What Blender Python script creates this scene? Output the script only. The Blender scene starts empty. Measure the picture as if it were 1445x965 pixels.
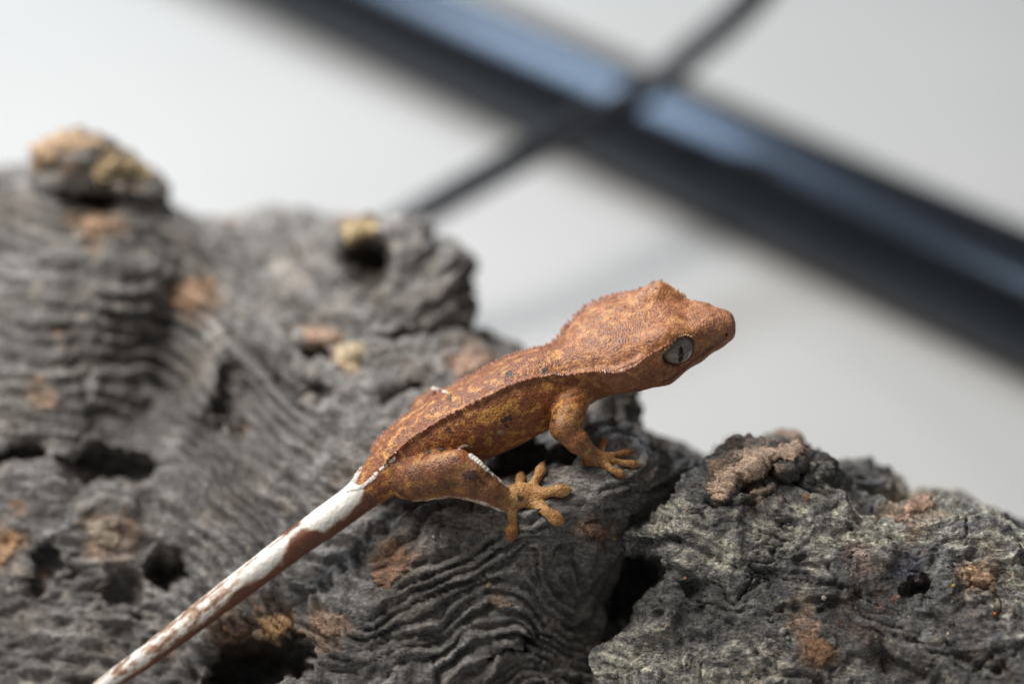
import bpy, math, random
import numpy as np
from mathutils import Vector
from mathutils.bvhtree import BVHTree

# ------------------------------------------------------------------ camera, light, exposure
S = 0.0088                      # metres per design unit (a unit is 100 photo pixels at the gecko)
PITCH = math.radians(30.0)
CAM_H = 25.0                    # camera height over the table, units
FOCUS = 36.0                    # distance of the gecko, units
F_ = np.array([0.0, math.cos(PITCH), -math.sin(PITCH)])
U_ = np.array([0.0, math.sin(PITCH), math.cos(PITCH)])
R_ = np.array([1.0, 0.0, 0.0])
CAM = np.array([0.0, -FOCUS * math.cos(PITCH), CAM_H])

sc = bpy.context.scene
col = sc.collection
cd = bpy.data.cameras.new('camera')
cam = bpy.data.objects.new('camera', cd)
col.objects.link(cam)
cam.location = CAM * S
cam.rotation_euler = (math.pi / 2 - PITCH, 0, 0)
cd.sensor_width = 36.0
cd.sensor_fit = 'HORIZONTAL'
cd.lens = 36.0 * FOCUS / 14.45
cd.clip_start = 0.005
cd.clip_end = 50.0
cd.dof.use_dof = True
cd.dof.focus_distance = (FOCUS - 0.12) * S
cd.dof.aperture_fstop = 5.6
sc.camera = cam

w = bpy.data.worlds.new('World')
sc.world = w
w.use_nodes = True
bg = w.node_tree.nodes['Background']
bg.inputs['Color'].default_value = (0.93, 0.96, 1.0, 1)
bg.inputs['Strength'].default_value = 0.18

def area(name, loc, target, size, power, colr):
    l = bpy.data.lights.new(name, 'AREA')
    l.shape = 'RECTANGLE'; l.size = size[0] * S; l.size_y = size[1] * S
    l.energy = power; l.color = colr
    o = bpy.data.objects.new(name, l); col.objects.link(o)
    o.location = Vector(loc) * S
    d = Vector(target) - Vector(loc)
    o.rotation_euler = d.to_track_quat('-Z', 'Y').to_euler()
    return o
area('room_light', (-30, 2, 58), (2, 6, 4), (26, 26), 3.4, (1.0, 0.955, 0.90))
area('window_light', (-38, 54, 60), (2, 14, 2), (42, 20), 4.6, (0.82, 0.91, 1.0))

sc.view_settings.view_transform = 'Standard'
sc.view_settings.look = 'None'
sc.view_settings.exposure = 0.0
sc.view_settings.gamma = 1.0
sc.view_settings.use_curve_mapping = False

# ------------------------------------------------------------------ helpers
def P(x, y, wd):
    """photo position (hundreds of pixels) and depth behind the focal plane -> world, units"""
    x = np.asarray(x, float); y = np.asarray(y, float); d = FOCUS + np.asarray(wd, float)
    a = (x - 7.225) / FOCUS; b = -(y - 4.825) / FOCUS
    return CAM + d[..., None] * (F_ + a[..., None] * R_ + b[..., None] * U_)

def unP(q):
    v = q - CAM
    d = v @ F_
    return np.stack([v @ R_ / d * FOCUS + 7.225, 4.825 - v @ U_ / d * FOCUS, d - FOCUS], -1)

rs = np.random.RandomState(7)
PERM = rs.permutation(256).astype(np.int64)
PERM = np.concatenate([PERM, PERM, PERM])
GR = rs.normal(size=(256, 3)); GR /= np.linalg.norm(GR, axis=1)[:, None]
GR = GR.astype(np.float32)

def gnoise(p):
    """gradient noise about -1..1 at points (n,3)"""
    p = np.asarray(p, np.float32)
    i = np.floor(p).astype(np.int64); f = p - i
    i &= 255
    u = f * f * f * (f * (f * 6 - 15) + 10)
    out = np.zeros(len(p), np.float32)
    for dx in (0, 1):
        hx = PERM[i[:, 0] + dx]; wx = u[:, 0] if dx else 1 - u[:, 0]
        for dy in (0, 1):
            hy = PERM[hx + i[:, 1] + dy]; wy = u[:, 1] if dy else 1 - u[:, 1]
            for dz in (0, 1):
                h = PERM[hy + i[:, 2] + dz] & 255
                wz = u[:, 2] if dz else 1 - u[:, 2]
                g = GR[h]
                out += (wx * wy * wz) * (g[:, 0] * (f[:, 0] - dx) + g[:, 1] * (f[:, 1] - dy) + g[:, 2] * (f[:, 2] - dz))
    return out * 1.6

def fbm(p, octv=4, gain=0.5, off=0.0):
    p = np.asarray(p, np.float32) + off
    a = 1.0; t = np.zeros(len(p), np.float32); n = 0
    for k in range(octv):
        t += a * gnoise(p * (2.03 ** k) + 17.3 * k); n += a; a *= gain
    return t / n

def ridged(p, octv=4, gain=0.5, off=0.0):
    p = np.asarray(p, np.float32) + off
    a = 1.0; t = np.zeros(len(p), np.float32); n = 0
    for k in range(octv):
        t += a * (1 - np.abs(gnoise(p * (2.07 ** k) + 9.1 * k))); n += a; a *= gain
    return t / n

def sstep(a, b, x):
    t = np.clip((x - a) / (b - a), 0, 1)
    return t * t * (3 - 2 * t)

def rbf(ctrl):
    c = np.array(ctrl, float); xy = c[:, :2] / 100; wv = c[:, 2]
    n = len(c)
    def k(d): return np.where(d > 0, d * d * np.log(np.maximum(d, 1e-9)), 0)
    A = np.zeros((n + 3, n + 3))
    A[:n, :n] = k(np.linalg.norm(xy[:, None] - xy[None], axis=2)) + 0.02 * np.eye(n)
    A[:n, n] = 1; A[:n, n + 1:] = xy; A[n, :n] = 1; A[n + 1:, :n] = xy.T
    s = np.linalg.solve(A, np.concatenate([wv, [0, 0, 0]]))
    def f(X, Y):
        sh = X.shape; q = np.stack([X.ravel(), Y.ravel()], 1)
        r = s[n] + q @ s[n + 1:]
        for j in range(n):
            r = r + s[j] * k(np.hypot(q[:, 0] - xy[j, 0], q[:, 1] - xy[j, 1]))
        return r.reshape(sh)
    return f

def poly_sd(X, Y, poly):
    """signed distance, positive inside"""
    p = np.array(poly, float) / 100
    d = np.full(X.shape, 1e9); ins = np.zeros(X.shape, bool)
    for j in range(len(p)):
        a = p[j]; b = p[(j + 1) % len(p)]
        e = b - a; vx = X - a[0]; vy = Y - a[1]
        t = np.clip((vx * e[0] + vy * e[1]) / max(e @ e, 1e-12), 0, 1)
        d = np.minimum(d, np.hypot(vx - t * e[0], vy - t * e[1]))
        c = (a[1] > Y) != (b[1] > Y)
        if abs(b[1] - a[1]) > 1e-12:
            ins ^= c & (X < (b[0] - a[0]) * (Y - a[1]) / (b[1] - a[1]) + a[0])
    return np.where(ins, d, -d)

def line_d(x, y, pts):
    """distance to a polyline (units) and position along it 0..1"""
    p = np.array(pts, float) / 100
    d = np.full(x.shape, 1e9); s = np.zeros(x.shape)
    L = np.concatenate([[0], np.cumsum(np.linalg.norm(np.diff(p, axis=0), axis=1))])
    for j in range(len(p) - 1):
        a, b = p[j], p[j + 1]; e = b - a
        t = np.clip(((x - a[0]) * e[0] + (y - a[1]) * e[1]) / max(e @ e, 1e-12), 0, 1)
        dd = np.hypot(x - a[0] - t * e[0], y - a[1] - t * e[1])
        m = dd < d
        d = np.where(m, dd, d); s = np.where(m, (L[j] + t * (L[j + 1] - L[j])) / L[-1], s)
    return d, s

def smin(a, b, k):
    h = np.clip(0.5 + 0.5 * (b - a) / k, 0, 1)
    return b + (a - b) * h - k * h * (1 - h)

def surface_nets(F, xs, ys, zs):
    nx, ny, nz = F.shape
    ins = F < 0
    cnt = np.zeros((nx - 1, ny - 1, nz - 1), np.uint8)
    for i in (0, 1):
        for j in (0, 1):
            for k in (0, 1):
                cnt += ins[i:nx - 1 + i, j:ny - 1 + j, k:nz - 1 + k]
    flat = np.flatnonzero((cnt > 0) & (cnt < 8))
    cx, cy, cz = np.unravel_index(flat, cnt.shape)
    C8 = {(i, j, k): F[cx + i, cy + j, cz + k].astype(np.float64) for i in (0, 1) for j in (0, 1) for k in (0, 1)}
    acc = np.zeros((len(flat), 3)); n = np.zeros(len(flat))
    for a in C8:
        for ax in range(3):
            if a[ax] == 0:
                b = list(a); b[ax] = 1; b = tuple(b)
                va, vb = C8[a], C8[b]
                m = (va < 0) != (vb < 0)
                t = np.where(m, va / np.where(m, va - vb, 1), 0)
                pos = np.tile(np.array(a, float), (len(flat), 1)); pos[:, ax] = t
                acc += pos * m[:, None]; n += m
    acc /= n[:, None]
    fx = np.interp(cx + acc[:, 0], np.arange(nx), xs)
    fy = np.interp(cy + acc[:, 1], np.arange(ny), ys)
    fz = np.interp(cz + acc[:, 2], np.arange(nz), zs)
    verts = np.stack([fx, fy, fz], 1)
    quads = []
    sh = cnt.shape
    def vid(a, b, c):
        return np.searchsorted(flat, np.ravel_multi_index((a, b, c), sh))
    for ax in range(3):
        sl0 = [slice(None)] * 3; sl1 = [slice(None)] * 3
        sl0[ax] = slice(0, -1); sl1[ax] = slice(1, None)
        d = ins[tuple(sl0)] != ins[tuple(sl1)]
        e = np.argwhere(d)
        o1, o2 = (ax + 1) % 3, (ax + 2) % 3
        ok = (e[:, o1] > 0) & (e[:, o2] > 0) & (e[:, o1] < F.shape[o1] - 1) & (e[:, o2] < F.shape[o2] - 1)
        e = e[ok]
        first = ins[e[:, 0], e[:, 1], e[:, 2]]
        c = []
        for (p, q) in ((-1, -1), (0, -1), (0, 0), (-1, 0)):
            g = e.copy(); g[:, o1] += p; g[:, o2] += q
            c.append(vid(g[:, 0], g[:, 1], g[:, 2]))
        Q = np.stack(c, 1)
        Q[~first] = Q[~first][:, ::-1]
        quads.append(Q)
    return verts, np.concatenate(quads)

def v_normals(v, q):
    n = np.cross(v[q[:, 2]] - v[q[:, 0]], v[q[:, 3]] - v[q[:, 1]])
    out = np.zeros_like(v)
    for c in range(3):
        for k in range(4):
            out[:, c] += np.bincount(q[:, k], n[:, c], len(v))
    return out / np.maximum(np.linalg.norm(out, axis=1), 1e-12)[:, None]

def smooth(v, q, it=1, f=0.5):
    a = q.ravel(); b = np.roll(q, -1, axis=1).ravel()
    i = np.concatenate([a, b]); j = np.concatenate([b, a])
    n = np.bincount(i, minlength=len(v))[:, None]
    for _ in range(it):
        s = np.stack([np.bincount(i, v[j, c], len(v)) for c in range(3)], 1)
        v = v * (1 - f) + f * s / np.maximum(n, 1)
    return v

def subdiv(v, q):
    e = np.sort(np.stack([q, np.roll(q, -1, axis=1)], 2).reshape(-1, 2), axis=1)
    key = e[:, 0].astype(np.int64) * len(v) + e[:, 1]
    u, inv = np.unique(key, return_inverse=True)
    ea, eb = u // len(v), u % len(v)
    em = (v[ea] + v[eb]) / 2
    fm = v[q].mean(1)
    ne = len(v) + np.arange(len(u)); nf = len(v) + len(u) + np.arange(len(q))
    ei = ne[inv].reshape(-1, 4)
    out = [np.stack([q[:, k], ei[:, k], nf, ei[:, k - 1]], 1) for k in range(4)]
    return np.concatenate([v, em, fm]), np.concatenate(out)

def mesh_np(name, v, q, mat, colr=None, extra=None, parent=None, smooth_sh=True):
    """v in units (world); q (n,4) or (n,3)"""
    me = bpy.data.meshes.new(name)
    k = q.shape[1]
    me.vertices.add(len(v)); me.vertices.foreach_set('co', (np.asarray(v, np.float32) * S).ravel())
    me.loops.add(q.size); me.loops.foreach_set('vertex_index', q.astype(np.int32).ravel())
    me.polygons.add(len(q)); me.polygons.foreach_set('loop_start', np.arange(0, q.size, k, dtype=np.int32))
    me.update(calc_edges=True); me.validate()
    if smooth_sh:
        me.polygons.foreach_set('use_smooth', np.ones(len(me.polygons), bool))
    if colr is not None:
        at = me.color_attributes.new('Col', 'FLOAT_COLOR', 'POINT')
        c4 = np.ones((len(v), 4), np.float32); c4[:, :3] = np.clip(colr, 0, 1)
        at.data.foreach_set('color', c4.ravel())
    for nm, val in (extra or {}).items():
        at = me.attributes.new(nm, 'FLOAT', 'POINT')
        at.data.foreach_set('value', np.asarray(val, np.float32))
    me.materials.append(mat)
    o = bpy.data.objects.new(name, me); col.objects.link(o)
    if parent: o.parent = parent
    return o

def empty(name, label, cat):
    o = bpy.data.objects.new(name, None); col.objects.link(o)
    o.empty_display_size = 0.01
    o['label'] = label; o['category'] = cat
    return o

def tube_mesh(pts, rad, seg=16):
    """tube along world points (units), radius list"""
    pts = np.asarray(pts, float); n = len(pts)
    rad = np.broadcast_to(np.asarray(rad, float), (n,))
    t = np.gradient(pts, axis=0); t /= np.linalg.norm(t, axis=1)[:, None]
    up = np.array([0.01, 0.02, 1.0])
    a = np.cross(t, up); a /= np.linalg.norm(a, axis=1)[:, None]
    b = np.cross(a, t)
    th = np.linspace(0, 2 * np.pi, seg, endpoint=False)
    v = (pts[:, None] + rad[:, None, None] * (np.cos(th)[None, :, None] * a[:, None] + np.sin(th)[None, :, None] * b[:, None])).reshape(-1, 3)
    q = []
    for i in range(n - 1):
        for k in range(seg):
            k2 = (k + 1) % seg
            q.append((i * seg + k, (i + 1) * seg + k, (i + 1) * seg + k2, i * seg + k2))
    v = np.concatenate([v, pts[:1], pts[-1:]])
    c0, c1 = n * seg, n * seg + 1
    for k in range(0, seg, 2):
        q.append((c0, k, (k + 1) % seg, (k + 2) % seg))
        base = (n - 1) * seg
        q.append((c1, base + (k + 2) % seg, base + (k + 1) % seg, base + k))
    return v, np.array(q)

# ------------------------------------------------------------------ materials
def mat(name):
    m = bpy.data.materials.new(name); m.use_nodes = True
    nt = m.node_tree
    return m, nt, nt.nodes['Principled BSDF']
def N(nt, typ, **kw):
    n = nt.nodes.new(typ)
    for k, v in kw.items(): setattr(n, k, v)
    return n
def coords(nt, scale=1.0):
    tc = N(nt, 'ShaderNodeTexCoord'); mp = N(nt, 'ShaderNodeMapping')
    s = scale / S
    mp.inputs['Scale'].default_value = (s, s, s)
    nt.links.new(tc.outputs['Object'], mp.inputs['Vector'])
    return mp.outputs['Vector']
def noise_n(nt, vec, scale, detail=4, rough=0.55, dist=0.0):
    n = N(nt, 'ShaderNodeTexNoise')
    n.inputs['Scale'].default_value = scale; n.inputs['Detail'].default_value = detail
    n.inputs['Roughness'].default_value = rough; n.inputs['Distortion'].default_value = dist
    nt.links.new(vec, n.inputs['Vector'])
    return n.outputs['Fac']
def ramp(nt, fac, stops):
    r = N(nt, 'ShaderNodeValToRGB')
    el = r.color_ramp.elements
    while len(el) < len(stops): el.new(0.5)
    for e, (p, c) in zip(el, stops):
        e.position = p; e.color = (*c, 1) if len(c) == 3 else c
    nt.links.new(fac, r.inputs['Fac'])
    return r.outputs['Color']
def mul(nt, a, b, fac=1.0, mode='MULTIPLY'):
    m = N(nt, 'ShaderNodeMix', data_type='RGBA', blend_type=mode)
    m.inputs[0].default_value = fac
    nt.links.new(a, m.inputs[6]); nt.links.new(b, m.inputs[7])
    return m.outputs[2]
def bump(nt, h, strength, dist, prev=None):
    b = N(nt, 'ShaderNodeBump')
    b.inputs['Strength'].default_value = strength; b.inputs['Distance'].default_value = dist * S
    nt.links.new(h, b.inputs['Height'])
    if prev is not None: nt.links.new(prev, b.inputs['Normal'])
    return b.outputs['Normal']
def vcol(nt):
    a = N(nt, 'ShaderNodeVertexColor', layer_name='Col')
    return a.outputs['Color']

def wood_mat(name, fine, contrast, rough=0.85, micro=0.5):
    m, nt, b = mat(name)
    v = coords(nt)
    n1 = noise_n(nt, v, fine, 6, 0.65, 0.3)
    n2 = noise_n(nt, v, fine * 4, 5, 0.75, 0.6)
    # splintered fibres: noise drawn out along the grain
    mp = N(nt, 'ShaderNodeMapping'); mp.inputs['Rotation'].default_value = (0.3, 0.5, 0.45); mp.inputs['Scale'].default_value = (0.35, 1.6, 1.6)
    nt.links.new(v, mp.inputs['Vector'])
    n3 = noise_n(nt, mp.outputs['Vector'], fine * 1.6, 5, 0.7, 1.2)
    c = vcol(nt)
    lo, hi = 1 - contrast, 1 + contrast
    c = mul(nt, c, ramp(nt, n1, [(0.3, (lo, lo, lo)), (0.5, (1, 1, 1)), (0.72, (hi, hi, hi * 0.98))]))
    l2, h2 = 1 - micro, 1 + micro * 1.3
    c = mul(nt, c, ramp(nt, n2, [(0.36, (l2, l2, l2)), (0.5, (1, 1, 1)), (0.66, (h2, h2 * .99, h2 * .96))]))
    c = mul(nt, c, ramp(nt, n3, [(0.36, (l2, l2, l2)), (0.48, (1, 1, 1)), (0.66, (h2, h2 * .98, h2 * .93))]))
    nt.links.new(c, b.inputs['Base Color'])
    b.inputs['Roughness'].default_value = rough
    b.inputs['Specular IOR Level'].default_value = 0.3
    nn = bump(nt, n1, 0.6, 0.06)
    nn = bump(nt, n2, 0.8, 0.03, nn)
    nn = bump(nt, n3, 0.8, 0.05, nn)
    nt.links.new(nn, b.inputs['Normal'])
    return m
M_log = wood_mat('weathered_wood', 5.0, 0.35, .85, .4)
M_chunk = wood_mat('rough_bark', 6.0, 0.5, 0.62, .55)
M_flake = wood_mat('bare_wood', 8.0, 0.3)

# ------------------------------------------------------------------ setting: the table
m, nt, b = mat('pale_table')
v = coords(nt)
c = ramp(nt, noise_n(nt, v, 0.12, 3), [(0.3, (0.46, 0.455, 0.443)), (0.7, (0.495, 0.489, 0.478))])
nt.links.new(c, b.inputs['Base Color'])
b.inputs['Roughness'].default_value = 0.55
b.inputs['Specular IOR Level'].default_value = 0.25
nt.links.new(bump(nt, noise_n(nt, v, 14.0, 3), 0.15, 0.02), b.inputs['Normal'])
tv = np.array([(-90, -70, 0), (110, -70, 0), (110, 120, 0), (-90, 120, 0),
               (-90, -70, -3), (110, -70, -3), (110, 120, -3), (-90, 120, -3)], float)
tq = np.array([(0, 1, 2, 3), (7, 6, 5, 4), (0, 4, 5, 1), (1, 5, 6, 2), (2, 6, 7, 3), (3, 7, 4, 0)])
table = mesh_np('table_top', tv, tq, m, smooth_sh=False)
table['kind'] = 'structure'

# ------------------------------------------------------------------ driftwood
wood = empty('driftwood', 'gnarled grey driftwood with ridged grain, hollows and bare tan patches under the gecko', 'driftwood')

def axis_grid(lo, hi, fine_lo, fine_hi, fine, coarse):
    a = list(np.arange(fine_lo, fine_hi, fine))
    x = fine_lo; st = fine; L = []
    while x > lo:
        st = min(st * 1.15, coarse); x -= st; L.append(x)
    x = a[-1]; st = fine; Rr = []
    while x < hi:
        st = min(st * 1.15, coarse); x += st; Rr.append(x)
    return np.array(L[::-1] + a + Rr)

def layer(X, Y, poly, ctrl, R, T, jit=0.05, off=0.0):
    q = np.stack([X.ravel() * 1.7, Y.ravel() * 1.7, np.zeros(X.size) + off], 1)
    jn = fbm(q, 4, 0.6).reshape(X.shape) * jit * 2
    din = poly_sd(X, Y, poly) + jn
    wc = rbf(ctrl)(X, Y)
    t = 1 - np.clip(din / R, 0, 1)
    rnd = R * (1 - np.sqrt(np.maximum(1 - t * t, 0)))
    return din, wc + rnd, wc + T - rnd

def field(xs, ys, zs, layers, holes, k=0.12):
    X, Y = np.meshgrid(xs, ys, indexing='ij')
    Z = zs[None, None, :].astype(np.float32)
    Ft = None
    for (poly, ctrl, R, T, jit, off) in layers:
        din, wf, wb = layer(X, Y, poly, ctrl, R, T, jit, off)
        f = np.maximum(wf[..., None].astype(np.float32) - Z, Z - wb[..., None].astype(np.float32))
        f *= 0.7
        np.maximum(f, -din[..., None].astype(np.float32), out=f)
        Ft = f if Ft is None else smin(Ft, f, k)
    for (hx, hy, hw, rx, ry, rw, ang) in holes:
        ca, sa = math.cos(math.radians(ang)), math.sin(math.radians(ang))
        dx = X - hx / 100; dy = Y - hy / 100
        q = np.stack([X.ravel(), Y.ravel(), np.full(X.size, hx * .1)], 1)
        amp = 0.30 * min(1.0, max(rx, ry) / 60)
        wob = 1 + 0.4 * gnoise(q * 3).reshape(X.shape)
        dx = dx + amp * fbm(q * 2.2, 3, .6, 3.3).reshape(X.shape); dy = dy + amp * fbm(q * 2.2, 3, .6, 13.3).reshape(X.shape)
        u = ((dx * ca + dy * sa) / (rx / 100)) ** 2 + ((-dx * sa + dy * ca) / (ry / 100)) ** 2
        u = (u * wob)[..., None].astype(np.float32) + ((Z - hw) / rw) ** 2
        h = (np.sqrt(u) - 1) * min(rx, ry) / 100
        Ft = -smin(-Ft, h, 0.07)
    # flat underside on the table
    d = FOCUS + Z
    zz = CAM_H + d * (F_[2] - ((Y - 4.825) / FOCUS * U_[2])[..., None].astype(np.float32))
    np.maximum(Ft, -zz + 0.02, out=Ft)
    return Ft

LOG_CTRL = [(-100, 250, 5.2), (0, 260, 4.8), (100, 250, 4.5), (230, 330, 4.1), (330, 340, 4.7), (450, 330, 4.9), (560, 340, 4.6),
            (0, 400, 3.7), (110, 420, 3.1), (190, 420, 3.2), (245, 450, 3.9), (300, 450, 3.3), (420, 430, 3.6), (520, 450, 3.2),
            (-50, 600, 2.5), (100, 570, 2.5), (200, 590, 3.1), (235, 550, 3.5), (290, 560, 2.7), (345, 570, 2.9), (420, 560, 2.4), (520, 540, 2.3),
            (600, 490, 2.6), (690, 510, 2.5), (760, 540, 2.2), (0, 760, 1.8), (120, 740, 1.5), (230, 740, 1.7), (350, 700, 1.6), (430, 660, 1.7),
            (520, 660, 1.2), (600, 600, 1.5), (0, 950, 1.3), (150, 900, 1.25), (250, 920, 1.1), (330, 860, 0.95), (420, 800, 0.85),
            (520, 760, 0.6), (500, 860, 0.35), (430, 930, 0.25), (330, 960, 0.4), (600, 820, 0.35), (560, 960, 0.4), (620, 730, 0.4),
            (690, 690, 0.35), (740, 645, 0.95), (690, 655, 0.85), (650, 665, 0.8), (760, 690, -0.12), (730, 745, -0.08), (800, 690, -0.12), (810, 655, 0.25), (850, 662, 0.0),
            (780, 625, 1.0), (890, 640, 0.35), (880, 690, 0.0), (840, 740, 0.0), (780, 790, 0.1), (700, 800, 0.2), (680, 900, 0.45), (800, 880, 0.75),
            (870, 840, 1.5), (850, 960, 0.9), (950, 680, 0.9), (950, 800, 1.7), (950, 950, 1.2), (1050, 800, 1.5),
            (0, 1200, 0.8), (400, 1200, 0.2), (800, 1200, 0.5), (1100, 1200, 0.5)]
LOG_POLY = [(-250, 300), (-120, 250), (0, 244), (60, 238), (150, 252), (205, 255), (238, 298), (285, 312), (335, 312), (368, 300), (455, 306), (520, 320),
            (560, 380), (600, 462), (650, 470), (700, 486), (760, 520), (800, 560), (850, 570), (900, 616), (965, 640), (1010, 660), (1080, 700), (1150, 800),
            (1200, 1000), (1200, 1400), (-150, 1400), (-280, 900)]
STUB_POLY = [(478, 335), (492, 316), (530, 314), (560, 310), (598, 322), (612, 340), (640, 352), (658, 366), (662, 400), (660, 452), (636, 462), (600, 470), (540, 480), (480, 430)]
STUB_CTRL = [(490, 330, 4.0), (560, 330, 3.7), (600, 400, 3.3), (655, 380, 3.6), (620, 455, 3.4), (500, 450, 3.5)]
KNOB_POLY = [(40, 250), (44, 205), (70, 190), (100, 187), (138, 194), (165, 215), (200, 236), (226, 254), (237, 292), (180, 310), (60, 300)]
KNOB_CTRL = [(60, 220, 4.1), (110, 210, 3.95), (130, 260, 3.9), (210, 260, 4.3), (60, 290, 4.0)]
FAR_POLY = [(835, 556), (862, 558), (888, 557), (894, 575), (898, 604), (930, 618), (962, 630), (972, 648), (960, 720), (900, 780), (830, 700), (820, 600)]
FAR_CTRL = [(850, 570, 1.75), (885, 570, 1.95), (890, 620, 1.2), (950, 640, 1.5), (900, 740, 1.2), (830, 640, 1.6)]
LOG_HOLES = [(160, 657, 2.2, 74, 34, 1.1, 8), (236, 802, 1.6, 34, 24, 1.1, -12), (518, 366, 3.6, 40, 42, 1.0, 30), (905, 835, 1.3, 62, 70, 1.0, 20),
             (365, 938, 0.7, 85, 46, 1.7, -12), (60, 800, 1.6, 20, 40, 0.28, 20), (325, 555, 2.7, 24, 60, 0.6, 15), (250, 470, 3.1, 26, 80, 0.5, 30),
             (560, 560, 2.0, 40, 12, 0.4, -20), (425, 545, 2.5, 55, 13, 0.45, 25), (445, 500, 2.9, 30, 18, 0.5, 0), (735, 655, 1.0, 85, 24, 1.0, -18),
             (150, 285, 3.9, 95, 13, 0.5, 8), (585, 475, 3.0, 60, 12, 0.5, -5), (180, 830, 1.3, 22, 24, 0.4, 0), (905, 580, 1.6, 26, 20, 0.5, 20),
             (345, 590, 2.4, 16, 30, 0.5, 0), (720, 915, 0.5, 40, 12, 0.4, -25), (30, 640, 2.4, 45, 16, 0.4, -10), (620, 340, 3.6, 14, 16, 0.4, 0)]

xs = axis_grid(-3.0, 12.5, -0.3, 9.8, 0.04, 0.2)
ys = axis_grid(1.6, 14.2, 1.8, 9.9, 0.04, 0.2)
zs = axis_grid(-1.5, 9.5, -0.6, 5.4, 0.045, 0.3)
F3 = field(xs, ys, zs,
           [(LOG_POLY, LOG_CTRL, 0.7, 4.2, 0.06, 1.0), (STUB_POLY, STUB_CTRL, 0.18, 2.2, 0.07, 5.0),
            (KNOB_POLY, KNOB_CTRL, 0.45, 1.8, 0.06, 9.0), (FAR_POLY, FAR_CTRL, 0.25, 1.6, 0.04, 13.0)], LOG_HOLES)
v, q = surface_nets(F3, xs, ys, zs)
del F3
v = smooth(v, q, 2)

def saw(ph):
    f = ph - np.floor(ph)
    return np.where(f < 0.72, f / 0.72, (1 - f) / 0.28)

def log_phase(c):
    x, y, z = c.T
    wk = .35 + .65 * sstep(3.0, 5.2, x + .4 * (y - 7))
    wrp = (fbm(c * 0.5, 3, 0.5, 3.0) * 0.75 + fbm(c * 1.7, 3, 0.55, 8.0) * 0.17) * wk
    H = np.interp(x, [-3, 1.5, 2.6, 4.6, 5.2, 5.8, 8.2, 9.2, 12], [-.1, .25, .6, 2.2, 2.4, 2.3, 1.15, 1.0, 1.0])
    hd = np.hypot((x - 9.1) * 1.1, (y - 8.35) * 1.0)
    mixh = sstep(2.1, 0.7, hd)
    return (y - H + 0.25 * z) * (1 - mixh) + (8.6 - H - hd) * mixh + wrp

def log_disp(c):
    x, y, z = c.T
    ph = log_phase(c)
    # the spacing of the rings changes from year to year
    o_ = np.zeros_like(ph)
    cyc = ph * 4.5 + 1.1 * gnoise(np.stack([ph * 1.3, o_, o_], 1)) + 0.5 * fbm(c * 1.1, 2, 0.5, 21.0)
    r1 = saw(cyc)
    hgt = 0.55 + 0.9 * np.clip(gnoise(np.stack([np.floor(cyc) * 3.7, x * .5, y * .5], 1)) + .3, 0, 1)
    r2 = saw(cyc * 2.6 + 0.8 * fbm(c * 1.5, 2, 0.5, 31.0))
    msk = sstep(-0.22, 0.30, fbm(c * 0.95, 4, 0.6, 41.0)
                + 0.45 * np.exp(-((x - 7.4) / 1.5) ** 2 - ((y - 8.6) / 1.0) ** 2)
                + 0.85 * np.exp(-((x - 3.4) / 1.2) ** 2 - ((y - 6.2) / 1.5) ** 2)
                + 0.45 * np.exp(-((x - 0.6) / 1.6) ** 2 - ((y - 4.3) / 1.3) ** 2) + 0.3 * np.exp(-((x - 5.2) / 1.2) ** 2 - ((y - 8.9) / .8) ** 2)
                - 0.6 * np.exp(-((x - 5.2) / 1.3) ** 2 - ((y - 4.8) / 1.2) ** 2)
                - 0.35 * np.exp(-((x - 1.8) / 1.6) ** 2 - ((y - 8.6) / 1.3) ** 2))
    lump = fbm(c * 0.8, 3, 0.5, 51.0)
    cw = c + 0.35 * np.stack([fbm(c * 1.3, 2, .5, 5.0), fbm(c * 1.3, 2, .5, 15.0), fbm(c * 1.3, 2, .5, 25.0)], 1)
    gr_ = np.stack([x * 0.75 + .5 * cw[:, 0], ph * 2.3 + .4 * cw[:, 1], z * 1.2], 1)
    rdg = ridged(gr_, 5, 0.55, 61.0) - 0.72
    fib = gnoise(np.stack([x * 2.0, ph * 13.0, z * 3.0], 1)) + .6 * gnoise(np.stack([x * 4.0, ph * 27.0, z * 6.0], 1))
    pit = -sstep(0.12, 0.5, fbm(np.stack([x * 1.2, ph * 3.4, z * 1.5], 1), 3, 0.55, 161.0))
    n = gnoise(cw * 1.4 + 155.0); crack = -sstep(0.07, 0.0, np.abs(n)) * sstep(-0.1, 0.3, gnoise(c * 0.8 + 65.0))
    fin = fbm(c * 6.5, 3, 0.6, 71.0)
    foot = np.exp(-((x - 7.6) / 0.75) ** 2 - ((y - 7.0) / 0.5) ** 2) + np.exp(-((x - 8.6) / 0.5) ** 2 - ((y - 6.6) / 0.35) ** 2)
    calm = 1 - 0.65 * np.clip(foot, 0, 1)
    rib = np.exp(-((x - 3.3) / 1.2) ** 2 - ((y - 6.2) / 1.6) ** 2)
    brk = .55 + .45 * sstep(-.25, .25, fbm(c * 1.8, 3, .6, 181.0))
    d = (np.interp(x, [1.5, 3, 6], [.16, .20, .25]) + .17 * rib) * brk * msk * hgt * (r1 - 0.5) + 0.04 * msk * (r2 - 0.5)
    ruf = np.exp(-((x - 1.7) / 1.9) ** 2 - ((y - 8.4) / 1.5) ** 2) + .8 * np.exp(-((x - 4.9) / 1.1) ** 2 - ((y - 4.9) / 1.2) ** 2)
    d += (0.22 + .14 * ruf) * lump * calm + (0.34 - 0.16 * msk + .18 * ruf) * rdg * calm + 0.16 * pit * (1 - .5 * msk) * calm + 0.06 * crack + 0.018 * fin + 0.026 * fib
    return d * (0.4 + 0.6 * calm), msk

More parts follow.
